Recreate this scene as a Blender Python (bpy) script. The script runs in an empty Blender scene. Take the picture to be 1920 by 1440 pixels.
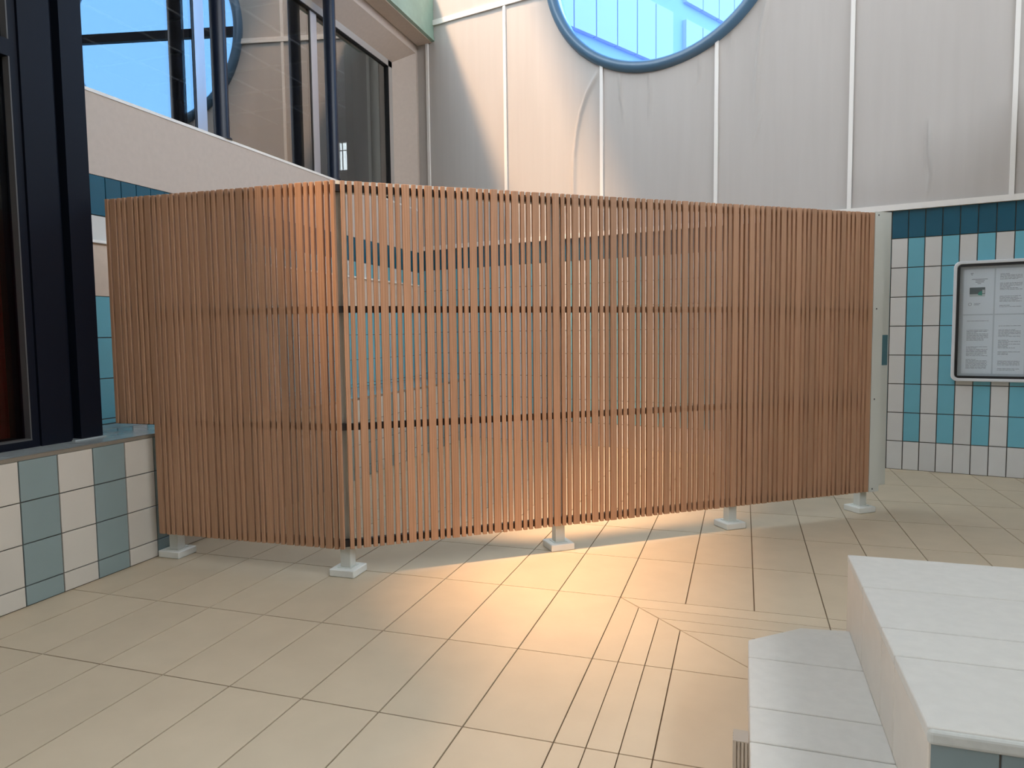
import bpy, bmesh, math, random
from mathutils import Matrix, Vector
random.seed(7)
C = bpy.context.scene.collection
R = math.radians

# ---------------------------------------------------------------- camera
CAM_H, FPX, PITCH, ROLL, YAW = 1.24, 1330.0, R(4.09), R(.653), R(18.07)
def camera_axes():
    fwd = Vector((0, math.cos(PITCH), -math.sin(PITCH))); right = Vector((1, 0, 0)); down = fwd.cross(right)
    c, s = math.cos(ROLL), math.sin(ROLL)
    r2 = right*c + down*s; d2 = down*c - right*s
    rz = Matrix.Rotation(YAW, 3, 'Z')
    return rz @ r2, rz @ d2, rz @ fwd
AX_R, AX_D, AX_F = camera_axes()
cam_data = bpy.data.cameras.new('camera'); cam = bpy.data.objects.new('camera', cam_data); C.objects.link(cam)
m = Matrix((AX_R, -AX_D, -AX_F)).transposed().to_4x4(); m.translation = (0, 0, CAM_H); cam.matrix_world = m
cam_data.sensor_fit = 'HORIZONTAL'; cam_data.sensor_width = 36; cam_data.lens = FPX/1920*36
cam_data.clip_start = .05; cam_data.clip_end = 400
bpy.context.scene.camera = cam

# ---------------------------------------------------------------- world, sun, exposure
CEIL_EDGE = -3.40                      # left edge of the hall ceiling
SUN_AZ, SUN_EL = R(46), R(61)          # direction the light travels (from +X) and its height
w = bpy.data.worlds.new('sky'); bpy.context.scene.world = w; w.use_nodes = True
nt = w.node_tree; nt.nodes.clear()
out = nt.nodes.new('ShaderNodeOutputWorld'); bg = nt.nodes.new('ShaderNodeBackground')
tc = nt.nodes.new('ShaderNodeTexCoord'); sx = nt.nodes.new('ShaderNodeSeparateXYZ'); cr = nt.nodes.new('ShaderNodeValToRGB')
nt.links.new(tc.outputs['Generated'], sx.inputs[0]); nt.links.new(sx.outputs['Z'], cr.inputs['Fac'])
cr.color_ramp.elements[0].position = 0.0; cr.color_ramp.elements[0].color = (.91, .945, 1.0, 1)
cr.color_ramp.elements[1].position = .85; cr.color_ramp.elements[1].color = (.76, .875, 1.0, 1)
nt.links.new(cr.outputs[0], bg.inputs['Color']); bg.inputs['Strength'].default_value = 3.5
nt.links.new(bg.outputs[0], out.inputs['Surface'])

sl = bpy.data.lights.new('sun', 'SUN'); so = bpy.data.objects.new('sun', sl); C.objects.link(so)
sl.energy = 2.95; sl.angle = R(6.5); sl.color = (1.0, .63, .37)
sd = Vector((math.cos(SUN_EL)*math.cos(SUN_AZ), math.cos(SUN_EL)*math.sin(SUN_AZ), -math.sin(SUN_EL)))
so.rotation_euler = sd.to_track_quat('-Z', 'Y').to_euler(); so.location = (-6, -4, 12)

vs = bpy.context.scene.view_settings
vs.view_transform = 'Standard'; vs.look = 'None'; vs.gamma = 1; vs.use_curve_mapping = False
vs.exposure = 1.40

# ---------------------------------------------------------------- materials
def new_mat(name):
    m = bpy.data.materials.new(name); m.use_nodes = True
    return m, m.node_tree, m.node_tree.nodes['Principled BSDF']
def plain(name, col, rough=.5, metal=0, var=0, bump=0, scale=40, spec=.5, rnd=0):
    m, t, b = new_mat(name)
    b.inputs['Roughness'].default_value = rough; b.inputs['Metallic'].default_value = metal
    b.inputs['Specular IOR Level'].default_value = spec
    b.inputs['Base Color'].default_value = (*col, 1)
    if var or bump or rnd:
        co = t.nodes.new('ShaderNodeTexCoord'); nz = t.nodes.new('ShaderNodeTexNoise')
        nz.inputs['Scale'].default_value = scale; nz.inputs['Detail'].default_value = 5
        t.links.new(co.outputs['Object'], nz.inputs['Vector'])
        if rnd:
            oi = t.nodes.new('ShaderNodeObjectInfo'); ad = t.nodes.new('ShaderNodeVectorMath'); ad.operation = 'ADD'
            cm = t.nodes.new('ShaderNodeCombineXYZ'); mu = t.nodes.new('ShaderNodeMath'); mu.operation = 'MULTIPLY'; mu.inputs[1].default_value = 37
            t.links.new(oi.outputs['Random'], mu.inputs[0])
            for k in range(3): t.links.new(mu.outputs[0], cm.inputs[k])
            t.links.new(co.outputs['Object'], ad.inputs[0]); t.links.new(cm.outputs[0], ad.inputs[1])
            t.links.new(ad.outputs[0], nz.inputs['Vector'])
        if var or rnd:
            hs = t.nodes.new('ShaderNodeHueSaturation'); hs.inputs['Color'].default_value = (*col, 1)
            mr = t.nodes.new('ShaderNodeMapRange'); mr.inputs['From Min'].default_value = .3; mr.inputs['From Max'].default_value = .7
            mr.inputs['To Min'].default_value = 1-var; mr.inputs['To Max'].default_value = 1+var
            t.links.new(nz.outputs['Fac'], mr.inputs['Value'])
            val = mr.outputs[0]
            if rnd:
                m2 = t.nodes.new('ShaderNodeMapRange'); m2.inputs['To Min'].default_value = 1-rnd; m2.inputs['To Max'].default_value = 1+rnd
                t.links.new(oi.outputs['Random'], m2.inputs['Value'])
                mm = t.nodes.new('ShaderNodeMath'); mm.operation = 'MULTIPLY'
                t.links.new(val, mm.inputs[0]); t.links.new(m2.outputs[0], mm.inputs[1]); val = mm.outputs[0]
            t.links.new(val, hs.inputs['Value']); t.links.new(hs.outputs[0], b.inputs['Base Color'])
        if bump:
            bp = t.nodes.new('ShaderNodeBump'); bp.inputs['Strength'].default_value = bump; bp.inputs['Distance'].default_value = .004
            t.links.new(nz.outputs['Fac'], bp.inputs['Height']); t.links.new(bp.outputs[0], b.inputs['Normal'])
    return m
def wood_mat(name):
    m, t, b = new_mat(name)
    co = t.nodes.new('ShaderNodeTexCoord'); oi = t.nodes.new('ShaderNodeObjectInfo')
    mu = t.nodes.new('ShaderNodeMath'); mu.operation = 'MULTIPLY'; mu.inputs[1].default_value = 53
    cm = t.nodes.new('ShaderNodeCombineXYZ'); ad = t.nodes.new('ShaderNodeVectorMath'); ad.operation = 'ADD'
    t.links.new(oi.outputs['Random'], mu.inputs[0])
    for k in range(3): t.links.new(mu.outputs[0], cm.inputs[k])
    mp = t.nodes.new('ShaderNodeMapping'); mp.inputs['Scale'].default_value = (1, 1, .035)
    t.links.new(co.outputs['Object'], mp.inputs['Vector']); t.links.new(mp.outputs[0], ad.inputs[0]); t.links.new(cm.outputs[0], ad.inputs[1])
    n1 = t.nodes.new('ShaderNodeTexNoise'); n1.inputs['Scale'].default_value = 120; n1.inputs['Detail'].default_value = 6
    wv = t.nodes.new('ShaderNodeTexWave'); wv.wave_type = 'BANDS'; wv.bands_direction = 'X'
    wv.inputs['Scale'].default_value = 28; wv.inputs['Distortion'].default_value = 9; wv.inputs['Detail'].default_value = 3; wv.inputs['Detail Scale'].default_value = 1.4
    t.links.new(ad.outputs[0], n1.inputs['Vector']); t.links.new(ad.outputs[0], wv.inputs['Vector'])
    mx = t.nodes.new('ShaderNodeMix'); mx.data_type = 'FLOAT'; mx.inputs[0].default_value = .45
    t.links.new(n1.outputs['Fac'], mx.inputs[2]); t.links.new(wv.outputs['Fac'], mx.inputs[3])
    cr = t.nodes.new('ShaderNodeValToRGB')
    cr.color_ramp.elements[0].position = .22; cr.color_ramp.elements[0].color = WOOD[0]
    cr.color_ramp.elements[1].position = .78; cr.color_ramp.elements[1].color = WOOD[1]
    t.links.new(mx.outputs[0], cr.inputs['Fac'])
    hs = t.nodes.new('ShaderNodeHueSaturation')
    m2 = t.nodes.new('ShaderNodeMapRange'); m2.inputs['To Min'].default_value = .90; m2.inputs['To Max'].default_value = 1.07
    t.links.new(oi.outputs['Random'], m2.inputs['Value']); t.links.new(m2.outputs[0], hs.inputs['Value'])
    t.links.new(cr.outputs[0], hs.inputs['Color']); t.links.new(hs.outputs[0], b.inputs['Base Color'])
    b.inputs['Roughness'].default_value = .55; b.inputs['Specular IOR Level'].default_value = .3
    bp = t.nodes.new('ShaderNodeBump'); bp.inputs['Strength'].default_value = .15; bp.inputs['Distance'].default_value = .001
    t.links.new(n1.outputs['Fac'], bp.inputs['Height']); t.links.new(bp.outputs[0], b.inputs['Normal'])
    return m
def glass_mat(name, tint, refl, gtint=(1, 1, 1), rough=0.0):
    m = bpy.data.materials.new(name); m.use_nodes = True; t = m.node_tree; t.nodes.clear()
    o = t.nodes.new('ShaderNodeOutputMaterial'); mx = t.nodes.new('ShaderNodeMixShader')
    tr = t.nodes.new('ShaderNodeBsdfTransparent'); tr.inputs['Color'].default_value = (*tint, 1)
    gl = t.nodes.new('ShaderNodeBsdfGlossy'); gl.inputs['Roughness'].default_value = rough; gl.inputs['Color'].default_value = (*gtint, 1)
    mx.inputs[0].default_value = refl
    t.links.new(tr.outputs[0], mx.inputs[1]); t.links.new(gl.outputs[0], mx.inputs[2]); t.links.new(mx.outputs[0], o.inputs['Surface'])
    return m
def membrane_mat(name):
    m, t, b = new_mat(name)
    co = t.nodes.new('ShaderNodeTexCoord'); mp = t.nodes.new('ShaderNodeMapping'); mp.inputs['Scale'].default_value = (9, 9, .6)
    nz = t.nodes.new('ShaderNodeTexNoise'); nz.inputs['Scale'].default_value = 1.5; nz.inputs['Detail'].default_value = 4
    t.links.new(co.outputs['Object'], mp.inputs['Vector']); t.links.new(mp.outputs[0], nz.inputs['Vector'])
    cr = t.nodes.new('ShaderNodeValToRGB')
    cr.color_ramp.elements[0].position = .3; cr.color_ramp.elements[0].color = (.475, .448, .420, 1)
    cr.color_ramp.elements[1].position = .7; cr.color_ramp.elements[1].color = (.50, .473, .445, 1)
    t.links.new(nz.outputs['Fac'], cr.inputs['Fac']); t.links.new(cr.outputs[0], b.inputs['Base Color'])
    b.inputs['Roughness'].default_value = .6; b.inputs['Specular IOR Level'].default_value = .3
    return m
WOOD = ((.375, .205, .115, 1), (.475, .275, .165, 1))
M = dict(
    wood=wood_mat('oak_slat_wood'),
    rail=plain('dark_rail', (.012, .008, .006), .6),
    white=plain('white_powder_coat', (.62, .63, .57), .4),
    plastic=plain('white_plate', (.70, .70, .64), .45),
    screw=plain('screw_head', (.06, .06, .06), .4, .6),
    steel=plain('steel_tile_reflection', (.12, .26, .30), .25, .3),  # blue-green base colour paints in the reflection of the wall tiles
    floor=plain('floor_tile', (.495, .405, .285), .5, 0, .035, .12, 7, .35, .03),
    floorgrout=plain('floor_grout', (.21, .155, .10), .9),
    grout=plain('wall_grout', (.085, .08, .065), .9, 0, .1),
    twhite=plain('white_wall_tile', (.60, .595, .57), .22, 0, .02, 0, 6, .5, .03),
    tblue=plain('turquoise_wall_tile', (.150, .42, .51), .22, 0, .02, 0, 6, .5, .04),
    tnavy=plain('petrol_wall_tile', (.014, .095, .150), .2, 0, .05, 0, 6, .5, .06),
    tgrey=plain('blue_grey_tile', (.225, .285, .28), .22, 0, .02, 0, 6, .5, .04),
    tledge=plain('ledge_tile', (.36, .40, .40), .12, 0, .04, 0, 9, .6, .1),
    ledgetrim=plain('ledge_trim', (.20, .17, .13), .5),
    membrane=membrane_mat('tensioned_membrane'),
    batten=plain('white_batten', (.80, .78, .74), .4),
    plaster=plain('beige_plaster', (.53, .455, .395), .8, 0, .03, .15, 25),
    plasterlow=plain('beige_panel', (.62, .50, .40), .7, 0, .03, 0, 20),
    alu=plain('silver_aluminium', (.55, .57, .62), .35, .55),
    alugrey=plain('grey_aluminium', (.42, .40, .38), .5, .1),
    navy=plain('navy_steel', (.003, .005, .011), .45, 0, .04, 0, 5, .2),
    postnavy=plain('navy_post_steel', (.007, .014, .032), .35, 0, 0, 0, 5, .35),
    bead=plain('dark_bead', (.07, .07, .07), .5),
    black=plain('black_gasket', (.01, .011, .012), .4),
    green=plain('pale_green_beam', (.26, .40, .33), .35, 0, .12, .1, 6),
    rimblue=plain('round_window_rim', (.075, .155, .245), .35),
    ceiling=plain('ceiling_white', (.70, .69, .66), .9),
    mirror=glass_mat('coated_glazing', (.42, .43, .42), .23, (.95, .97, 1)),
    pane=glass_mat('blue_round_glass', (.355, .53, .70), 0.0),
    darkpane=glass_mat('dark_side_glass', (.6, .6, .6), .03),
    clear=glass_mat('display_glass', (.93, .95, .96), .07),
    step=plain('platform_tile', (.49, .465, .41), .5, 0, .035, .25, 30, .35, .02),
    riser=plain('platform_riser_tile', (.49, .435, .36), .45, 0, .03, .1, 15, .35, .02),
    stepteal=plain('platform_front_tile', (.16, .20, .20), .3, 0, .03, 0, 15, .5, .02),
    stepgrout=plain('platform_grout', (.24, .22, .19), .9),
    nosing=plain('platform_nosing', (.40, .40, .36), .5, 0, .06, .2, 40),
    ribbed=plain('ribbed_beige', (.40, .36, .30), .5),
    paper=plain('paper', (.82, .84, .86), .7),
    boardframe=plain('board_frame_silver', (.66, .68, .70), .35, .15),
    board=plain('board_back', (.60, .63, .65), .6),
    ink=plain('printed_ink', (.30, .31, .33), .8),
    photo1=plain('print_dark', (.10, .13, .13), .6), photo2=plain('print_green', (.04, .30, .22), .6), photo3=plain('print_light', (.55, .58, .56), .6),
    facade=plain('pale_facade_panel', (.68, .60, .86), .5), facaderib=plain('facade_frame', (.46, .50, .80), .5),
    ground=plain('outdoor_paving', (.42, .41, .38), .9),
    roomwall=plain('room_wall_grey', (.22, .21, .185), .9), roomceil=plain('room_ceiling', (.50, .48, .45), .9),
    lampw=plain('room_white', (.75, .74, .70), .6),
    red=plain('red_curtain', (.40, .008, .012), .7, 0, .2, 0, 12), blind=plain('grey_blind', (.20, .19, .18), .7),
    hall=plain('hall_wall_dark', (.16, .15, .14), .8),
    lowtile=plain('cream_low_tile', (.56, .515, .44), .22, 0, .02, 0, 6, .5, .03),
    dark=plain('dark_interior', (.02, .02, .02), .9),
)

# ---------------------------------------------------------------- mesh helpers
def mesh_obj(name, verts, faces, mat, parent=None, smooth=False, mats=None, fm=None):
    me = bpy.data.meshes.new(name); me.from_pydata([tuple(v) for v in verts], [], faces)
    for q in (mats or [mat]): me.materials.append(q)
    if fm: me.polygons.foreach_set('material_index', fm)
    if smooth: me.polygons.foreach_set('use_smooth', [True]*len(me.polygons))
    me.update()
    o = bpy.data.objects.new(name, me); C.objects.link(o)
    if parent: o.parent = parent
    return o
BOXF = [(0, 3, 2, 1), (4, 5, 6, 7), (0, 1, 5, 4), (1, 2, 6, 5), (2, 3, 7, 6), (3, 0, 4, 7)]
def box_vf(x0, x1, y0, y1, z0, z1):
    return [(x0, y0, z0), (x1, y0, z0), (x1, y1, z0), (x0, y1, z0), (x0, y0, z1), (x1, y0, z1), (x1, y1, z1), (x0, y1, z1)], BOXF
class MB:
    def __init__(s): s.v = []; s.f = []
    def add(s, v, f):
        o = len(s.v); s.v += list(v); s.f += [tuple(i+o for i in q) for q in f]; return s
    def box(s, *a): return s.add(*box_vf(*a))
    def prism(s, pts, z0, z1):
        n = len(pts); v = [(x, y, z0) for x, y in pts]+[(x, y, z1) for x, y in pts]
        f = [tuple(range(n-1, -1, -1)), tuple(range(n, 2*n))]+[(i, (i+1) % n, n+(i+1) % n, n+i) for i in range(n)]
        return s.add(v, f)
    def cyl(s, x, y, z0, z1, r, n=32):
        return s.prism([(x+r*math.cos(2*math.pi*i/n), y+r*math.sin(2*math.pi*i/n)) for i in range(n)], z0, z1)
    def build(s, name, mat, parent=None, **k): return mesh_obj(name, s.v, s.f, mat, parent, **k)
def bevel_box_mesh(name, sx_, sy_, sz_, c, mat):
    """box from the origin, all edges chamfered by c"""
    bm = bmesh.new(); v, f = box_vf(0, sx_, 0, sy_, 0, sz_)
    vs_ = [bm.verts.new(q) for q in v]
    for q in f: bm.faces.new([vs_[i] for i in q])
    bmesh.ops.bevel(bm, geom=bm.edges[:], offset=c, segments=1, affect='EDGES')
    me = bpy.data.meshes.new(name); bm.to_mesh(me); bm.free(); me.materials.append(mat); return me
_tile_cache = {}
def tile_mesh(w, h, t, mat, name='tile'):
    """tile standing on y=0 (back), front face at y=-t, x 0..w, z 0..h, chamfered front edge"""
    k = (round(w, 4), round(h, 4), round(t, 4), mat.name)
    if k not in _tile_cache:
        c = .0015
        v = [(0, 0, 0), (w, 0, 0), (w, 0, h), (0, 0, h), (0, -t+c, 0), (w, -t+c, 0), (w, -t+c, h), (0, -t+c, h),
             (c, -t, c), (w-c, -t, c), (w-c, -t, h-c), (c, -t, h-c)]
        f = [(0, 1, 5, 4), (1, 2, 6, 5), (2, 3, 7, 6), (3, 0, 4, 7), (4, 5, 9, 8), (5, 6, 10, 9), (6, 7, 11, 10), (7, 4, 8, 11), (8, 9, 10, 11), (3, 2, 1, 0)]
        me = bpy.data.meshes.new(name); me.from_pydata(v, [], f); me.materials.append(mat); me.update(); _tile_cache[k] = me
    return _tile_cache[k]
def inst(name, me, parent, loc, rotz=0, rot=None):
    o = bpy.data.objects.new(name, me); C.objects.link(o); o.parent = parent
    o.location = loc; o.rotation_euler = rot or (0, 0, rotz); return o
def tag(o, label=None, cat=None, group=None, kind=None):
    if label: o['label'] = label
    if cat: o['category'] = cat
    if group: o['group'] = group
    if kind: o['kind'] = kind
    return o
def empty(name, loc, rotz=0):
    o = bpy.data.objects.new(name, None); C.objects.link(o); o.location = loc; o.rotation_euler = (0, 0, rotz); o.empty_display_size = .1; return o
def px(p):
    d = Vector(p)-Vector((0, 0, CAM_H)); z = d.dot(AX_F)
    if z < .05: return None
    return 960+FPX*d.dot(AX_R)/z, 720+FPX*d.dot(AX_D)/z
def in_view(pts, mg=60):
    for p in pts:
        q = px(p)
        if q and -mg < q[0] < 1920+mg and -mg < q[1] < 1440+mg: return True
    return False

# ================================================================ FLOOR
PW, PL = -3.149, -3.80                 # front of the low wall, face of the left wall
C0, CA = -.534, .2972                  # floor tile columns
ROWS = [-3.40, -2.797, -2.197, -1.597, -.997, -.397, .203, .803, 1.403, 2.003, 2.584, 3.240, 3.840, 4.440, 5.040, 5.640, 6.240, 6.840, 7.440, 8.040]
BW = Vector((1.2215, 6.984)); BA = R(-12.38); BE = Vector((math.cos(BA), math.sin(BA))); BN = Vector((-math.sin(BA), math.cos(BA)))
def wall_gap(x, y): return (BW-Vector((x, y))).dot(BN)      # >0 in front of the back wall
floor = tag(MB().box(-8, 9, -6, 12, -.25, -.006).build('floor', M['floorgrout']), 'pale beige rectangular floor tiles laid in straight rows', kind='structure')
GAP = .0028
def floor_piece(pts, name='tile'):
    cx = sum(p[0] for p in pts)/len(pts); cy = sum(p[1] for p in pts)/len(pts)
    o = MB().prism([(x-cx, y-cy) for x, y in pts], -.012, 0).build(name, M['floor'], floor); o.location = (cx, cy, 0); return o
def inset(x0, x1, y0, y1): return [(x0+GAP, y0+GAP), (x1-GAP, y0+GAP), (x1-GAP, y1-GAP), (x0+GAP, y1-GAP)]
far_mb = MB(); cand = []
for j in range(len(ROWS)-1):
    for i in range(-9, 22):
        x0, x1 = C0+CA*i, C0+CA*(i+1); y0, y1 = ROWS[j], ROWS[j+1]
        if x1 < PW: continue
        x0 = max(x0, PW)
        if max(wall_gap(a, b) for a in (x0, x1) for b in (y0, y1)) < 0: continue
        if y1 <= 3.241 and i >= 0: continue          # the sunken corner with the platform, below
        pts = [(a, b, 0) for a in (x0, x1) for b in (y0, y1)]
        if in_view(pts) and y0 > 1.0: cand.append((math.hypot((x0+x1)/2, (y0+y1)/2), x0, x1, y0, y1))
        else: far_mb.prism(inset(x0, x1, y0, y1), -.012, 0)
cand.sort()
for k, (d, x0, x1, y0, y1) in enumerate(cand):
    if k < 255: floor_piece(inset(x0, x1, y0, y1))
    else: far_mb.prism(inset(x0, x1, y0, y1), -.012, 0)
# mitred drain strips: left arm (along y) and top arm (along x)
SW = CA/3; XT, YT = C0, 3.240
for k in range(3):
    xa, xb = XT+SW*k, XT+SW*(k+1); ya, yb = YT-SW*k, YT-SW*(k+1)
    cuts = [2.584, 2.003, 1.403, .803]
    floor_piece([(xa+GAP*.7, cuts[0]+GAP), (xb-GAP*.7, cuts[0]+GAP), (xb-GAP*.7, yb-GAP*1.2), (xa+GAP*.7, ya-GAP*1.8)], 'drain_strip')
    for a, b in zip(cuts[:-1], cuts[1:]): floor_piece([(xa+GAP*.7, b+GAP), (xb-GAP*.7, b+GAP), (xb-GAP*.7, a-GAP), (xa+GAP*.7, a-GAP)], 'drain_strip')
    xs = [None]+[C0+CA*i for i in (3, 6, 9, 12, 16)]
    for q in range(len(xs)-1):
        if q == 0: pts = [(xa+GAP*1.8, ya-GAP*.7), (xb+GAP*1.2, yb+GAP*.7), (xs[1]-GAP, yb+GAP*.7), (xs[1]-GAP, ya-GAP*.7)]
        else: pts = [(xs[q]+GAP, ya-GAP*.7), (xs[q]+GAP, yb+GAP*.7), (xs[q+1]-GAP, yb+GAP*.7), (xs[q+1]-GAP, ya-GAP*.7)]
        floor_piece(pts, 'drain_strip')
x1, y1 = C0+CA, YT-CA; e = y1-2.584
floor_piece([(x1+GAP, y1-GAP*2), (x1+GAP, 2.584+GAP), (x1+e-GAP*2, 2.584+GAP)])
floor_piece([(x1+GAP*2, y1-GAP), (x1+e+GAP, 2.584+GAP), (x1+2.2, 2.584+GAP), (x1+2.2, y1-GAP)])
for a, b in ((2.584, 2.003), (2.003, 1.403), (1.403, .803)):
    for i in range(1, 5): floor_piece(inset(C0+CA*i+(CA if 0 else 0), C0+CA*(i+1), b, a))
tag(far_mb.build('tile_field', M['floor'], floor), kind='stuff')
tag(MB().box(-60, 60, -60, 80, -.5, -.26).build('ground', M['ground']), 'grey paving outside around the building', kind='structure')

# ================================================================ BACK WALL (tiles below, tensioned membrane above)
UL = (PL-BW.x)/BE.x                      # corner with the left wall
UR = 5.3
def bw(u, off=0, z=0):                   # off: metres out of the wall towards the room
    p = BW+BE*u-BN*off; return (p.x, p.y, z)
def bw_box(mb, u0, u1, o0, o1, z0, z1):
    return mb.add([bw(u0, o1, z0), bw(u1, o1, z0), bw(u1, o0, z0), bw(u0, o0, z0), bw(u0, o1, z1), bw(u1, o1, z1), bw(u1, o0, z1), bw(u0, o0, z1)], BOXF)
TH, TW = .2527, .1260
wall_back = tag(bw_box(MB(), UL-.3, UR, -.25, -.004, 0, 2.27).build('wall_back', M['grout']), 'back wall tiled in white and turquoise columns under a tensioned membrane', kind='structure')
mass = {}
def wall_tile(u0, u1, z0, z1, mat, single):
    g = .0035
    if single:
        o = inst('tile', tile_mesh(u1-u0-2*g, z1-z0-2*g, .008, mat), wall_back, bw(u0+g, -.004, z0+g), BA)
    else: bw_box(mass.setdefault(mat.name, MB()), u0+g, u1-g, -.004, .004, z0+g, z1-g)
k0 = int(math.floor(UL/TW))
for i in range(k0, int(UR/TW)):
    u0, u1 = max(i*TW, UL), (i+1)*TW
    one = -1 <= i <= 13
    for r in range(9):
        z0, z1 = r*TH, (r+1)*TH
        if r == 8: z1 = 2.262
        mt = M['tnavy'] if r == 8 else (M['twhite'] if r == 0 or i % 2 == 0 else M['tblue'])
        wall_tile(u0, u1, z0, z1, mt, one)
for nm, mb in mass.items(): tag(mb.build('tile_field', bpy.data.materials[nm], wall_back), kind='stuff')
bw_box(MB(), UL, UR, -.004, .035, 2.262, 2.312).build('ledge_trim', M['batten'], wall_back)
# round opening
WC, WZ, WR = -2.12, 5.114, 1.19
ZT = 8.0
WR_ = [([(-2.789, 3.943), (-2.9, 3.771), (-2.975, 3.59), (-3.02, 3.402), (-3.053, 3.154), (-3.061, 2.872), (-3.06, 2.4)], .026, .019),
       ([(-2.532, 3.895), (-2.52, 3.678), (-2.491, 3.538), (-2.473, 3.347)], .013, .013), ([(-2.21, 3.844), (-2.198, 3.622), (-2.209, 3.439), (-2.192, 3.33)], .013, .013),
       ([(-1.701, 3.889), (-1.695, 3.711), (-1.741, 3.644), (-1.735, 3.541)], .013, .010), ([(-1.079, 4.293), (-1.132, 4.018), (-1.162, 3.685), (-1.181, 3.272)], .026, .020),
       ([(-1.122, 3.263), (-1.15, 3.12), (-1.192, 2.978)], .013, .013), ([(.239, 2.999), (.243, 2.711), (.263, 2.531), (.244, 2.355)], .014, .016),
       ([(-2.991, 4.092), (-2.929, 4.107), (-2.849, 4.037)], .018, .016), ([(-1.392, 4.074), (-1.4, 3.928), (-1.419, 3.808)], .013, .009),
       ([(-.932, 2.586), (-.93, 2.40)], .012, .009), ([(-4.688, 5.106), (-4.68, 4.789)], .02, .005), ([(-3.533, 4.879), (-3.516, 4.649)], .013, .009)]
def wrinkle(u, z):
    h = .006*math.sin(u*2.67+.4)+.003*math.sin(u*7.3+z*.7)
    for pts, wd, ht in WR_:
        fade = max(0., min(1., (pts[0][1]+.05-z)/.12))*max(0., min(1., (z-pts[-1][1]+.05)/.35))
        if fade <= 0: continue
        best = None
        for (ua, za), (ub, zb) in zip(pts[:-1], pts[1:]):
            dx, dz = ub-ua, zb-za; L2 = dx*dx+dz*dz; t = max(0, min(1, ((u-ua)*dx+(z-za)*dz)/L2))
            ex, ez = u-ua-t*dx, z-za-t*dz; d = math.hypot(ex, ez)
            if best is None or d < best[0]: best = (d, ex)
        d, ex = best
        if d < wd*4: h += fade*ht*math.exp(-(d/wd)**2)*(1 if ex > 0 else 1-.0*d)*(1.0+.9*math.tanh(ex/(wd*.35)))*1.0
    return h
NZ = 230
us = []; u = UL
while u < UR: us.append(u); u += .0125 if -3.35 < u < .35 else .06
us.append(UR); NU = len(us)-1
verts, faces = [], []
zs = [2.30+(ZT-2.30)*j/NZ for j in range(NZ+1)]
for j, z in enumerate(zs):
    for i, u in enumerate(us):
        d = math.hypot(u-WC, z-WZ); uu, zz = u, z
        if 0 < abs(d-WR-.02) < .022: uu, zz = WC+(u-WC)*(WR+.02)/d, WZ+(z-WZ)*(WR+.02)/d
        verts.append(bw(uu, .012+wrinkle(uu, zz), zz))
for j in range(NZ):
    for i in range(NU):
        if math.hypot((us[i]+us[i+1])/2-WC, (zs[j]+zs[j+1])/2-WZ) < WR+.02: continue
        a = j*(NU+1)+i; faces.append((a, a+1, a+NU+2, a+NU+1))
mesh_obj('membrane', verts, faces, M['membrane'], wall_back, smooth=True)
for u in (-4.975, -3.893, -2.72, -1.525, -.343, .846, 2.03, 3.21):
    if abs(u-WC) < WR:
        zt = WZ-math.sqrt(WR**2-(u-WC)**2); bw_box(MB(), u-.017, u+.017, .012, .032, 2.305, zt).build('seam_batten', M['batten'], wall_back)
        bw_box(MB(), u-.017, u+.017, .012, .032, 2*WZ-zt, ZT).build('seam_batten', M['batten'], wall_back)
    else: bw_box(MB(), u-.017, u+.017, .012, .032, 2.305, ZT).build('seam_batten', M['batten'], wall_back)
hz = 4.925; half = math.sqrt(WR**2-(hz-WZ)**2)
bw_box(MB(), UL, WC-half, .014, .036, hz-.03, hz+.03).build('seam_batten', M['batten'], wall_back)
bw_box(MB(), WC+half, UR, .014, .036, hz-.03, hz+.03).build('seam_batten', M['batten'], wall_back)
# outer skin of the back wall with the round hole (keeps daylight out), and its top
def ring_wall(mb, off, r):
    n = 96; v = []; f = []
    # square-with-hole panel in (u,z) at depth off
    u0, u1, z0, z1 = UL-.3, UR, 2.2, ZT
    for k in range(n):
        a = 2*math.pi*k/n; v.append(bw(WC+r*math.cos(a), off, WZ+r*math.sin(a)))
    for k in range(n):
        a = 2*math.pi*k/n; dx, dz = math.cos(a), math.sin(a)
        t = min([(u1-WC)/dx if dx > 1e-9 else 1e9, (u0-WC)/dx if dx < -1e-9 else 1e9, (z1-WZ)/dz if dz > 1e-9 else 1e9, (z0-WZ)/dz if dz < -1e-9 else 1e9])
        v.append(bw(WC+dx*t, off, WZ+dz*t))
    for k in range(n): f.append((k, (k+1) % n, n+(k+1) % n, n+k))
    mb.add(v, f)
sk = MB(); ring_wall(sk, -.24, WR)
c4 = [(UL-.3, 2.2), (UR, 2.2), (UR, ZT), (UL-.3, ZT)]
for cu, cz in c4:                                   # fill the four corners left by the fan
    sk.add([bw(cu, -.243, cz), bw(cu+(.9 if cu < 0 else -.9), -.243, cz), bw(cu+(.9 if cu < 0 else -.9), -.243, cz+(.9 if cz < 4 else -.9)), bw(cu, -.243, cz+(.9 if cz < 4 else -.9))], [(0, 1, 2, 3)])
sk.build('outer_skin', M['plaster'], wall_back)

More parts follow.
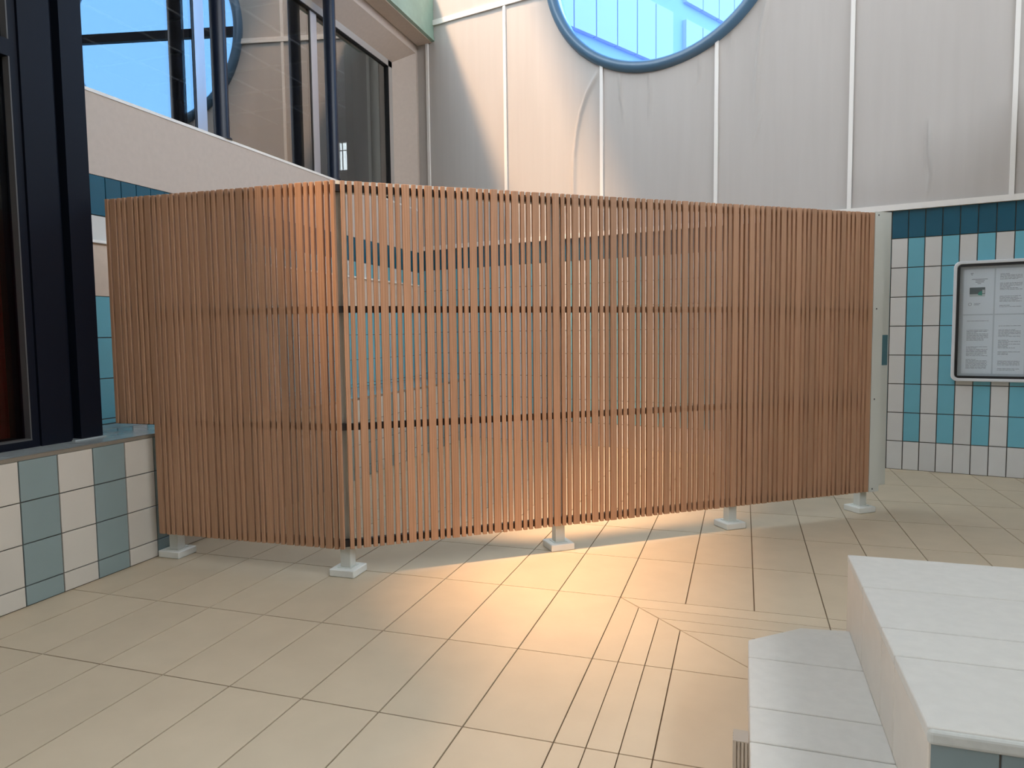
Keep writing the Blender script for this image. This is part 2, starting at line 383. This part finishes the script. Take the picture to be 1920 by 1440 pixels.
# round window
win2 = tag(empty('window_2', bw(WC, 0, WZ), BA), 'round window with blue rim high in the membrane wall', kind='structure')
def torus(R0, r, y0, n=96, k=14):
    v = [((R0+r*math.cos(b))*math.cos(a), y0-r*math.sin(b), (R0+r*math.cos(b))*math.sin(a)) for a in [2*math.pi*i/n for i in range(n)] for b in [2*math.pi*j/k for j in range(k)]]
    f = [(i*k+j, ((i+1) % n)*k+j, ((i+1) % n)*k+(j+1) % k, i*k+(j+1) % k) for i in range(n) for j in range(k)]
    return v, f
v, f = torus(1.205, .058, -.02); mesh_obj('rim', v, f, M['rimblue'], win2, smooth=True)
n = 96; v = []; f = []
for i in range(n):
    a = 2*math.pi*i/n; v += [(1.185*math.cos(a), -.02, 1.185*math.sin(a)), (1.185*math.cos(a), .24, 1.185*math.sin(a))]
for i in range(n): a, b = 2*i, 2*((i+1) % n); f.append((a, b, b+1, a+1))
mesh_obj('reveal', v, f, M['batten'], win2, smooth=True)
v = [(1.185*math.cos(2*math.pi*i/n), yy, 1.185*math.sin(2*math.pi*i/n)) for yy in (.17, .18) for i in range(n)]
mesh_obj('pane', v, [tuple(range(n)), tuple(range(2*n-1, n-1, -1))], M['pane'], win2)
MB().box(-1.18, 1.18, .10, .165, -.055, .055).build('transom', M['navy'], win2)

# panelled facade carrying the pale pattern in the round window
F0 = Vector((-2.913, 12.67)); FA = R(43+18.07); FE = Vector((math.cos(FA), math.sin(FA))); FN = Vector((-math.sin(FA), math.cos(FA)))
bld = tag(empty('pattern_facade', (F0.x, F0.y, -.26), FA), 'pale panelled facade carrying the pattern in the round window', 'building')
def fbox(name, mat, s0, s1, d0, d1, z0, z1): return MB().box(s0, s1, d0, d1, z0+.26, z1+.26).build(name, mat, bld)
fbox('wall', M['facaderib'], -2.5, 9, .06, 1.0, -.26, 10.5)
for z0, z1 in ((6.61, 7.74), (8.10, 9.4), (4.6, 6.2)):
    for s0, s1, nn in ((-2.45, 3.02, 9), (3.47, 8.6, 8)):
        for k in range(nn):
            a = s0+(s1-s0)*k/nn; b = s0+(s1-s0)*(k+1)/nn
            fbox('panel', M['facade'], a+.015, b-.015, -.03, .06, z0, z1)

# ================================================================ LEFT WALL with the upper glazing
Q0, QC = -1.2, 8.10
wall_left = tag(MB().box(PL-.30, PL-.004, Q0, QC, 0, 2.30).build('wall_left', M['grout']), 'left wall with petrol tile band and beige plaster under the tall glazing', kind='structure')
def lt(q0, q1, z0, z1, mat, single):
    g = .003
    if single: inst('tile', tile_mesh(q1-q0-2*g, z1-z0-2*g, .008, mat), wall_left, (PL-.004, q0+g, z0+g), R(90))
    else: mass2.setdefault(mat.name, MB()).box(PL-.004, PL+.004, q0+g, q1-g, z0+g, z1-g)
mass2 = {}
for i in range(-4, 38):
    q0, q1 = 3.619+.12*i, 3.619+.12*(i+1)
    if q0 >= QC-.02: break
    one = -2 <= i <= 4
    lt(q0, min(q1, QC), 1.994, 2.24, M['tnavy'], one)
    lt(q0, min(q1, QC), 1.838, 1.994, M['twhite'] if (i % 3) == 1 else M['tblue'], one)
    for z0, z1 in ((.700, .733), (.733, .986), (.986, 1.242), (1.242, 1.500)):
        lt(q0, min(q1, QC), z0, z1, M['tblue'] if i < 0 or i % 3 else M['twhite'], one)
for nm, mb in mass2.items(): tag(mb.build('tile_field', bpy.data.materials[nm], wall_left), kind='stuff')
MB().box(PL-.004, PL+.010, Q0, QC, 1.500, 1.828).build('beige_panel', M['plasterlow'], wall_left)
MB().box(PL-.004, PL+.035, Q0, QC, 1.822, 1.838).build('ledge_strip', M['batten'], wall_left)
MB().box(PL-.30, PL+.006, Q0, QC, 2.24, 2.735).build('plaster_band', M['plaster'], wall_left)
MB().box(PL-.30, PL+.012, Q0, QC, 2.735, 2.755).build('window_sill', M['batten'], wall_left)
# head, fascia above the glazing
GP = -4.05; GQ1 = 7.745; HZ0 = 4.47; HZ1 = 4.62
v = [(PL+.006, Q0, HZ1), (PL+.006, QC, HZ1), (GP+.03, QC, HZ0), (GP+.03, Q0, HZ0), (PL+.006, Q0, 5.0), (PL+.006, QC, 5.0), (GP+.03, QC, 5.0), (GP+.03, Q0, 5.0)]
mesh_obj('window_head', v, BOXF, M['plaster'], wall_left)
JQ = 8.03
v = [(GP+.03, GQ1+.09, 2.755), (PL+.006, JQ, 2.755), (PL+.006, QC+.05, 2.755), (GP+.03, QC+.05, 2.755)]
v += [(a, b, 4.62) for a, b, _ in v]
mesh_obj('window_jamb', v, BOXF, M['plaster'], wall_left)
MB().box(GP-.15, GP+.03, GQ1+.09, QC+.3, 2.5, 5.0).build('jamb_back', M['roomwall'], wall_left)

win1 = tag(empty('window_1', (GP, 4.0, 2.755)), 'long silver framed upper glazing reflecting the membrane wall and sky', kind='structure')
def wbox(name, mat, x0, x1, q0, q1, z0, z1, par=None): return MB().box(x0, x1, q0-4.0, q1-4.0, z0-2.755, z1-2.755).build(name, mat, par or win1)
wbox('bottom_frame', M['alugrey'], -.03, .03, Q0, GQ1+.09, 2.755, 2.80)
wbox('top_frame', M['alugrey'], -.03, .035, Q0, GQ1+.09, 4.40, HZ0+.02)
wbox('top_gasket', M['black'], .0, .036, Q0, GQ1, 4.392, 4.40)
wbox('side_frame', M['alugrey'], -.03, .035, GQ1, GQ1+.09, 2.755, 4.47)
wbox('side_gasket', M['black'], .0, .036, GQ1-.008, GQ1, 2.80, 4.40)
mq = [3.06, 4.648, 6.225]
for q in mq:
    wbox('mullion', M['alu'], -.03, .014, q-.045, q+.060, 2.78, 4.42)
    wbox('mullion_gasket', M['black'], -.02, .010, q-.066, q-.045, 2.80, 4.40)
edges = [Q0]+mq+[GQ1]
for a, b in zip(edges[:-1], edges[1:]): wbox('pane', M['mirror'], -.006, .006, a, b, 2.79, 4.41)
for q, lb in ((4.637, 'round navy steel post on the window sill, nearer to the big dark column'), (6.212, 'round navy steel post on the window sill, above the corner of the slatted screen')):
    o = empty('steel_post', (-3.845, q, 2.755)); tag(o, lb, 'post', 'navy posts in front of the upper glazing')
    MB().cyl(0, 0, 0, 1.80, .058, 40).build('shaft', M['postnavy'], o)
    MB().cyl(0, 0, 0, .012, .075, 32).build('foot_ring', M['postnavy'], o)

# green beam above the glazing
beam = tag(empty('trim_1', (PL, Q0, 4.72)), 'pale green box beam running above the upper glazing', kind='structure')
MB().box(.006, .25, 0, QC-Q0-.02, .03, .60).build('beam_body', M['green'], beam)
MB().box(.004, .262, 0, QC-Q0-.01, .0, .035).build('bottom_flange', M['green'], beam)
MB().box(.02, .22, 0, QC-Q0-.05, -.012, .0).build('soffit', M['plaster'], beam)
MB().box(.25, .262, QC-Q0-.045, QC-Q0-.01, .035, .60).build('end_flange', M['green'], beam)

# room behind the upper glazing
rb = tag(MB().box(-12, -11.8, 3, 15.2, 2.6, 6.6).add(*box_vf(-12, -4.2, 3.0, 3.2, 2.6, 6.6)).build('wall_room', M['roomwall']), 'grey walls of the room behind the upper glazing', kind='structure')
MB().box(-4.60, -4.5, 7.74, 9.5, 2.6, 6.4).build('partition', M['roomwall'], rb)
rc = tag(MB().box(-12, -4.2, 3, 15.4, 6.42, 6.5).build('ceiling_room', M['roomceil']), 'suspended grid ceiling of the room behind the glazing', kind='structure')
for k in range(8): MB().box(-11.8, -4.3, 6.4+k*1.1, 6.43+k*1.1, 6.39, 6.42).build('grid_bar', M['lampw'], rc)
for k in range(6): MB().box(-10.9+k*1.1, -10.87+k*1.1, 3.2, 15.1, 6.39, 6.42).build('grid_bar', M['lampw'], rc)
MB().box(-12, -4.2, 3, 15.4, 2.5, 2.6).build('room_floor', M['dark'], rb)
# far end of that room, with a window
YW = 15.2
ew = MB(); wx0, wx1, wz0, wz1 = -9.30, -8.85, 5.13, 5.86
ew.box(-12, wx0, YW, YW+.15, 2.6, 6.5).box(wx1, -4.2, YW, YW+.15, 2.6, 6.5).box(wx0, wx1, YW, YW+.15, 2.6, wz0).box(wx0, wx1, YW, YW+.15, wz1, 6.5)
ew.build('end_wall', M['roomceil'], rb)
w4 = tag(empty('window_4', (wx0, YW, wz0)), 'small bright far window of the room behind the glazing', kind='structure')
for a, b, c, d in ((0, .45, 0, .04), (0, .45, .69, .73), (0, .03, 0, .73), (.42, .45, 0, .73)): MB().box(a, b, -.03, .05, c, d).build('frame', M['lampw'], w4)
for a in (.14, .30): MB().box(a, a+.014, .0, .03, .04, .69).build('glazing_bar', M['navy'], w4)
MB().box(.03, .42, .0, .03, .50, .515).build('glazing_bar', M['navy'], w4)
MB().box(.03, .42, .03, .036, .04, .69).build('pane', M['clear'], w4)

# ================================================================ LOW WALL (tiled bench) and the dark side window on it
low = tag(MB().box(PL-.004, PW-.004, -1.2, QC-.1, 0, .672).build('wall_low', M['grout']), 'low tiled wall in white and blue grey squares beneath the dark window', kind='structure')
LQ = 2.350; LW = .1955
low_mass = {}
for i in range(-4, 29):
    q0, q1 = LQ+LW*i, LQ+LW*(i+1)
    for z0, z1 in ((0, .095), (.095, .292), (.292, .489), (.489, .682)):
        if i > 8 or i < -2:
            mt = M['tgrey'] if i % 2 == 0 else M['lowtile']
            low_mass.setdefault(mt.name, MB()).box(PW-.004, PW+.004, q0+.003, q1-.003, z0+.0025, z1-.0025)
            continue
        inst('tile', tile_mesh(LW-.006, z1-z0-.005, .008, M['tgrey'] if i % 2 == 0 else M['lowtile']), low, (PW-.004, q0+.003, z0+.0025), R(90))
    for k in range(4):
        x1 = PW-.012-.2*k; x0 = max(x1-.2, PL)
        if x1-x0 < .03: continue
        if i > 8: low_mass.setdefault('ledge_tile', MB()).box(x0+.0025, x1-.0025, q0+.0025, q1-.0025, .676, .700)
        else: MB().box(x0+.0025, x1-.0025, q0+.0025, q1-.0025, .676, .700).build('ledge_tile', M['tledge'], low)
for nm, mb in low_mass.items(): tag(mb.build('tile_field', bpy.data.materials[nm], low), kind='stuff')
MB().box(PW-.014, PW+.006, -1.2, QC-.1, .682, .700).build('edge_trim', M['ledgetrim'], low)

win3 = tag(empty('window_3', (PW-.20, 2.2, .70)), 'dark navy window frame with column on the low tiled wall', kind='structure')
def dbox(name, mat, x0, x1, q0, q1, z0, z1, par=None):
    return MB().box(x0-PW+.20, x1-PW+.20, q0-2.2, q1-2.2, z0-.70, z1-.70).build(name, mat, par or win3)
FX = PW-.20
dbox('column', M['navy'], FX-.16, FX+.004, 2.852, 2.985, .70, 5.0)
dbox('recess', M['navy'], FX-.16, FX-.050, 2.80, 2.852, .70, 5.0)
dbox('column_cover', M['navy'], FX-.16, FX-.002, 2.634, 2.805, .70, 5.0)
dbox('frame_stile', M['navy'], FX-.16, FX-.012, 2.590, 2.630, .70, 5.0)
dbox('bottom_rail', M['navy'], FX-.16, FX-.012, -1.2, 2.590, .70, .742)
dbox('transom', M['navy'], FX-.16, FX-.012, -1.2, 2.590, 2.591, 2.672)
dbox('stop_bead', M['bead'], FX-.05, FX-.011, 2.583, 2.590, .742, 2.591)
dbox('stop_bead', M['bead'], FX-.05, FX-.011, 2.583, 2.590, 2.672, 4.9)
dbox('stop_bead', M['bead'], FX-.05, FX-.010, -1.2, 2.590, .736, .745)
dbox('pane', M['darkpane'], FX-.07, FX-.06, -1.2, 2.58, .74, 2.60)
dbox('pane', M['darkpane'], FX-.07, FX-.06, -1.2, 2.58, 2.66, 4.9)
dbox('return_panel', M['navy'], PL-.30, FX-.16, 2.84, 2.90, .70, 5.0)
dbox('sealant', M['tledge'], FX-.1, FX+.022, 2.80, 2.992, .700, .706)
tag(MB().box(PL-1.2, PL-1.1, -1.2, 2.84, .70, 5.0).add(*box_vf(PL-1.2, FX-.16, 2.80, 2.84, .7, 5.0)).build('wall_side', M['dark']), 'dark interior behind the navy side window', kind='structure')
bl = tag(MB().box(FX-.185, FX-.175, -1.2, 2.74, 1.92, 4.9).add(*box_vf(FX-.192, FX-.168, -1.2, 2.74, 1.90, 1.925)).build('roller_blind', M['blind']), 'grey roller blind half lowered behind the dark side window', 'blind')
cv = MB()
nseg = 60; pts = []
for k in range(nseg+1):
    q = -1.1+(2.70+1.1)*k/nseg; pts.append((FX-.28+.022*math.sin(k*1.9), q))
for k in range(nseg): 
    (xa, qa), (xb, qb) = pts[k], pts[k+1]
    cv.add([(xa, qa, .72), (xb, qb, .72), (xb, qb, 1.9), (xa, qa, 1.9), (xa-.01, qa, .72), (xb-.01, qb, .72), (xb-.01, qb, 1.9), (xa-.01, qa, 1.9)], [(0, 1, 2, 3), (7, 6, 5, 4), (3, 2, 6, 7), (1, 0, 4, 5)])
tag(cv.build('curtain', M['red']), 'red curtain hanging behind the dark side window', 'curtain')

# ================================================================ ROOF AND OUTER WALLS of the hall (a tall clerestory along the left side lets the sun in)
CZ = 8.0
def cy(x): return (BW+BE*((x-BW.x)/BE.x)).y+.24
tag(MB().prism([(CEIL_EDGE, -6), (6.5, -6), (6.5, cy(6.5)), (CEIL_EDGE, cy(CEIL_EDGE))], CZ, CZ+.2).build('ceiling', M['ceiling']), 'white hall ceiling above the clerestory', kind='structure')
gp = [(-3.2, 5.0), (1.0, 5.0), (1.0, 5.32), (-.9, CZ), (-3.2, CZ)]  # unseen panel added to block sun; slanted edge shapes the floor patch
v = [(-3.62, a, b) for a, b in gp]+[(-3.54, a, b) for a, b in gp]; k = len(gp)
mesh_obj('sun_mask_panel', v, [tuple(range(k)), tuple(range(2*k-1, k-1, -1))]+[(i, k+i, k+(i+1) % k, (i+1) % k) for i in range(k)], M['plaster'], wall_left)
tag(MB().box(6.3, 6.5, -5.0, 6.5, 0, 5.2).build('wall_right', M['hall']), 'plain hall wall on the right beyond the frame', kind='structure')
tag(MB().prism([(2.75, 3.0), (6.4, 3.0), (6.4, cy(6.4)), (2.75, cy(2.75)-.26)], 3.3, 3.5).build('ceiling_shade_slab', M['hall']), 'unseen slab added on the right to shade the floor and wall below', kind='structure')  # added slab out of view, blocks light from the right opening
tag(MB().box(-5.2, 6.5, -5.2, -5.0, 0, CZ).build('wall_front', M['hall']), 'plain hall wall behind the photographer', kind='structure')

# ================================================================ SLATTED SCREEN
K = Vector((-1.9204, 3.0971)); DA = R(37.72); LA = R(.97)
scr = empty('slatted_screen', (K.x, K.y, 0)); tag(scr, 'angled privacy screen of vertical oak slats on white posts', 'screen')
SD, SZ0, SZ1 = .0178, .150, 2.0
WW, WN = .0380, .0215
slat_me = {('w', 1): bevel_box_mesh('slat', WW, SD, SZ1-SZ0, .0015, M['wood']), ('n', 1): bevel_box_mesh('slat', WN, SD, SZ1-SZ0, .0015, M['wood']),
           ('w', 0): bevel_box_mesh('slat', WW, SD, SZ1-.762, .0015, M['wood']), ('n', 0): bevel_box_mesh('slat', WN, SD, SZ1-.762, .0015, M['wood'])}
fd = Vector((math.cos(DA), math.sin(DA))); fn = Vector((-math.sin(DA), math.cos(DA)))
ld = Vector((math.cos(LA), math.sin(LA))); ln = Vector((-math.sin(LA), math.cos(LA)))
def slat(panel, u, kind, full=1):
    d, ang = (fd, DA) if panel == 'f' else (ld, LA)
    jit = random.uniform(-.0012, .0012)
    inst('slat', slat_me[(kind, full)], scr, (d.x*u, d.y*u, (SZ0 if full else .762)+jit), ang)
G = (.1183-WW-2*WN)/3; u = .0335
for k in range(29):
    for kind in ('n', 'n', 'w'):
        slat('f', u, kind); u += (WN if kind == 'n' else WW)+G
FEND = u-G
GL = (.1170-WW-2*WN)/3; u = 0.0; q = 0
seq = ['n', 'n', 'w']*12+['n']; short0 = len(seq)-7
for k, kind in enumerate(seq):
    wd = WN if kind == 'n' else WW
    slat('l', -u-wd, kind, 0 if k >= short0 else 1)
    if k == short0-1: UFULL = u+wd
    u += wd+GL
LEND = u-GL
def pbox(panel, name, mat, u0, u1, d0, d1, z0, z1, par=None):
    d, nn, ang = (fd, fn, DA) if panel == 'f' else (ld, ln, LA)
    o = MB().box(u0, u1, d0, d1, z0, z1).build(name, mat, par or scr)
    if not par: o.rotation_euler = (0, 0, ang)
    return o
RH = .017
for zc in (1.968, 1.369, .775, .175):
    a = .010
    for b in (1.155, 2.378, FEND): pbox('f', 'rail', M['rail'], a, b-.004, SD, SD+.03, zc-RH, zc+RH); a = b
    pbox('l', 'rail', M['rail'], -(LEND if zc > .7 else UFULL), -.004, SD, SD+.03, zc-RH, zc+RH)
pbox('f', 'top_tube', M['white'], -.01, FEND+.08, .056, .106, 1.955, 2.010)
pbox('l', 'top_tube', M['white'], -LEND, .0, .056, .106, 1.955, 2.008)
# posts on white foot blocks
def post(px_, py_, ang, top=1.96):
    o = MB().box(-.028, .028, -.028, .028, .038, top).build('post', M['white'], scr)
    o.location = (px_-K.x, py_-K.y, 0); o.rotation_euler = (0, 0, ang)
    me = bevel_box_mesh('foot_block', .142, .142, .039, .004, M['plastic']); fb = bpy.data.objects.new('foot_block', me); C.objects.link(fb); fb.parent = o; fb.location = (-.071, -.071, 0)
    w_ = MB().box(-.040, .040, -.040, .040, .0385, .0415).build('weld_plate', M['white'], o)
    return o
post(-1.947, 3.179, LA); post(-3.060, 3.185, LA)
for s_ in (1.222, 2.405, 3.465): 
    p = K+fd*(s_)+fn*.083; post(p.x, p.y, DA)
# door jamb at the right end
jb = pbox('f', 'door_jamb', M['white'], FEND+.002, FEND+.088, .0, .045, .147, 2.006)
for z in (1.985, 1.374, .774, .168):
    MB().box(FEND+.028, FEND+.036, -.0015, .001, z-.005, z+.005).build('screw', M['screw'], jb)
j2 = pbox('f', 'door_stop', M['white'], FEND+.10, FEND+.208, .060, .10, .172, 2.02)
MB().box(FEND+.143, FEND+.2005, .0585, .061, .995, 1.20).build('strike_plate', M['steel'], j2)
MB().box(FEND+.140, FEND+.165, .053, .0585, 1.085, 1.10).build('latch', M['steel'], j2)

# ================================================================ STEPPED PLATFORM
plat = empty('stepped_platform', (.345, 1.49, 0)); tag(plat, 'stepped tiled platform in pale grey at the right front', 'platform')
def sbox(name, mat, x0, x1, y0, y1, z0, z1): return MB().box(x0-.345, x1-.345, y0-1.49, y1-1.49, z0, z1).build(name, mat, plat)
def sprism(name, mat, pts, z0, z1): return MB().prism([(a-.345, b-1.49) for a, b in pts], z0, z1).build(name, mat, plat)
def bev(o, w=.006, seg=3):
    md = o.modifiers.new('bevel', 'BEVEL'); md.width = w; md.segments = seg; md.limit_method = 'ANGLE'; return o
UZ, LZ = .477, .238
sbox('upper_core', M['stepgrout'], .353, 2.6, 1.50, 2.592, 0, UZ-.022)
uq = [2.600, 2.279, 1.977, 1.810, 1.492]
for a, b in zip(uq[:-1], uq[1:]):
    bev(sbox('tread_tile', M['step'], .345, 1.62, b+.002, a-.002, UZ-.026, UZ), .004)
    sbox('tread_tile', M['step'], 1.625, 2.6, b+.002, a-.002, UZ-.026, UZ)
    bev(sbox('riser_tile', M['riser'], .347, .356, b+.002, a-.002, .0, UZ-.027), .002, 1)
sbox('back_tile', M['riser'], .353, 2.6, 2.590, 2.599, 0, UZ-.027)
x = .352; first = True
while x < 2.5:
    wd = .118 if first else .195
    sbox('front_tile', M['stepteal'], x, x+wd-.005, 1.4935, 1.502, 0, UZ-.034); x += wd; first = False
bev(sbox('nosing', M['nosing'], .3455, 2.6, 1.486, 1.506, UZ-.034, UZ-.004), .008)
# lower step, far corner cut off
LX0, LX1 = .026, .345
sprism('lower_core', M['stepgrout'], [(LX0+.008, .9), (LX1, .9), (LX1, 2.52), (.20, 2.50), (LX0+.008, 2.355)], 0, LZ-.022)
lq = [2.237, 1.935, 1.765, 1.46, 1.16, .9]
bev(sprism('tread_tile', M['step'], [(LX0, lq[0]+.002), (LX1+.003, lq[0]+.002), (LX1+.003, 2.530), (.195, 2.512), (LX0, 2.363)], LZ-.026, LZ), .004)
sbox('riser_tile', M['riser'], LX0+.002, LX0+.01, lq[0]+.002, 2.357, 0, LZ-.027)
for a, b in zip(lq[:-1], lq[1:]):
    bev(sbox('tread_tile', M['step'], LX0, LX1+.003, b+.002, a-.002, LZ-.026, LZ), .004)
    sbox('riser_tile', M['riser'], LX0+.002, LX0+.01, b+.002, a-.002, 0, LZ-.027)
sprism('riser_tile', M['riser'], [(LX0+.004, 2.355), (.20, 2.504), (.196, 2.509), (LX0, 2.361)], 0, LZ-.027)
sprism('riser_tile', M['riser'], [(.20, 2.502), (LX1, 2.519), (LX1, 2.527), (.197, 2.509)], 0, LZ-.027)
# ribbed corner piece beside the lower step
rg = empty('ribbed_upstand', (.008, 2.02, 0)); tag(rg, 'small ribbed beige upstand against the lower platform step', 'upstand')
MB().box(-.020, .018, -.028, .028, 0, .102).build('body', M['ribbed'], rg)
for k in range(4): MB().box(-.020+.010*k, -.0145+.010*k, -.032, -.028, 0, .102).build('rib', M['ribbed'], rg)
for k in range(4): MB().box(-.0235, -.020, -.026+.014*k, -.019+.014*k, 0, .102).build('rib', M['ribbed'], rg)
MB().box(-.0225, .018, -.031, .029, .102, .105).build('cap', M['ribbed'], rg)

# ================================================================ NOTICE BOARD on the back wall
BU0, BU1, BZ0, BZ1 = .468, 1.74, .795, 1.795
nb = empty('notice_board', bw(BU0, .004, BZ0), BA); tag(nb, 'wall notice board with rounded silver frame and dark seal on the turquoise tiles', 'notice board')
W_, H_ = BU1-BU0, BZ1-BZ0
def rrect(x0, x1, z0, z1, r, n=8):
    pts = []
    for cx, cz, a0 in ((x1-r, z1-r, 0), (x0+r, z1-r, 90), (x0+r, z0+r, 180), (x1-r, z0+r, 270)):
        for k in range(n+1): a = R(a0+90*k/n); pts.append((cx+r*math.cos(a), cz+r*math.sin(a)))
    return pts
def ring(name, mat, o_, i_, y0, y1, par):
    n = len(o_); v = []
    for y in (y0, y1):
        v += [(a, y, b) for a, b in o_]+[(a, y, b) for a, b in i_]
    f = []
    for k in range(n):
        l = (k+1) % n
        f += [(k, l, n+l, n+k), (2*n+k, 3*n+k, 3*n+l, 2*n+l), (k, 2*n+k, 2*n+l, l), (n+k, n+l, 3*n+l, 3*n+k)]
    return mesh_obj(name, v, f, mat, par)
bev(ring('frame', M['boardframe'], rrect(0, W_, 0, H_, .05), rrect(.026, W_-.026, .026, H_-.026, .034), -.045, 0, nb), .006, 2)
ring('seal', M['black'], rrect(.026, W_-.026, .026, H_-.026, .034), rrect(.046, W_-.046, .046, H_-.046, .006), -.040, -.004, nb)
MB().box(.03, W_-.03, -.010, -.002, .03, H_-.03).build('back_panel', M['board'], nb)
MB().box(.04, W_-.04, -.034, -.030, .04, H_-.04).build('pane', M['clear'], nb)
def sheet(x0, x1, z0, z1, label, seed, header=False):
    o = empty('paper_sheet', bw(BU0+x0, .004+.0115, BZ0+z0), BA); tag(o, label, 'paper', 'sheets pinned in the notice board')
    wv, hv = x1-x0, z1-z0
    MB().box(0, wv, -.001, 0, 0, hv).build('sheet', M['paper'], o)
    rr = random.Random(seed); ink = MB(); z = hv-.045
    if header:
        ink.prism([(0, 0), (0, 0), (0, 0)], 0, 0) if 0 else None
        ink.add([(.045, -.0016, hv-.030), (.065, -.0016, hv-.030), (.055, -.0016, hv-.052), (.050, -.0016, hv-.034), (.060, -.0016, hv-.034), (.055, -.0016, hv-.045)], [(0, 3, 5, 2), (0, 1, 4, 3), (1, 2, 5, 4)])
        for k, (a, b) in enumerate(((.055, .165), (.08, .145), (.08, .14), (.095, .12))): ink.box(a, b, -.0016, -.001, hv-.085-.012*k, hv-.080-.012*k)
        ph = MB().box(.042, .150, -.0016, -.001, hv-.225, hv-.150).build('picture', M['photo1'], o)
        MB().box(.042, .150, -.0019, -.0016, hv-.225, hv-.205).build('picture_floor', M['photo3'], ph)
        MB().add([(.10, -.0020, hv-.212), (.130, -.0020, hv-.217), (.128, -.0020, hv-.178), (.105, -.0020, hv-.190)], [(0, 1, 2, 3)]).build('picture_pool', M['photo2'], ph)
        MB().box(.130, .147, -.0019, -.0016, hv-.20, hv-.17).build('picture_figure', M['photo3'], ph)
        ring('stamp', M['ink'], rrect(.035, .06, hv-.30, hv-.275, .012, 5), rrect(.038, .057, hv-.297, hv-.278, .0095, 5), -.0016, -.001, o)
        ink.box(.075, .12, -.0016, -.001, hv-.285, hv-.281).box(.075, .11, -.0016, -.001, hv-.296, hv-.292)
        z = -1
    while z > .03:
        x = .03
        if rr.random() < .16: z -= .022; continue
        end = wv-.03-rr.choice((0, 0, 0, .03, .08))
        while x < end:
            l = min(rr.uniform(.008, .034), end-x)
            if l > .004: ink.box(x, x+l, -.0016, -.001, z-.0035, z+.0005)
            x += l+.004
        z -= .0105
    ink.build('printed_text', M['ink'], o); return o
cols = ((.075, .285), (.295, .505), (.52, .73), (.75, .96), (.98, 1.19))
names = ('first', 'second', 'third', 'fourth', 'fifth')
for k, (a, b) in enumerate(cols):
    sheet(a, b, .56, .93, 'white sheet with small picture and logo, top left in the notice board' if k == 0 else 'white printed sheet in the top row of the notice board, %s from the left' % names[k], 10+k, k == 0)
    sheet(a, b, .065, .55, 'white printed sheet in the bottom row of the notice board, %s from the left' % names[k], 30+k)
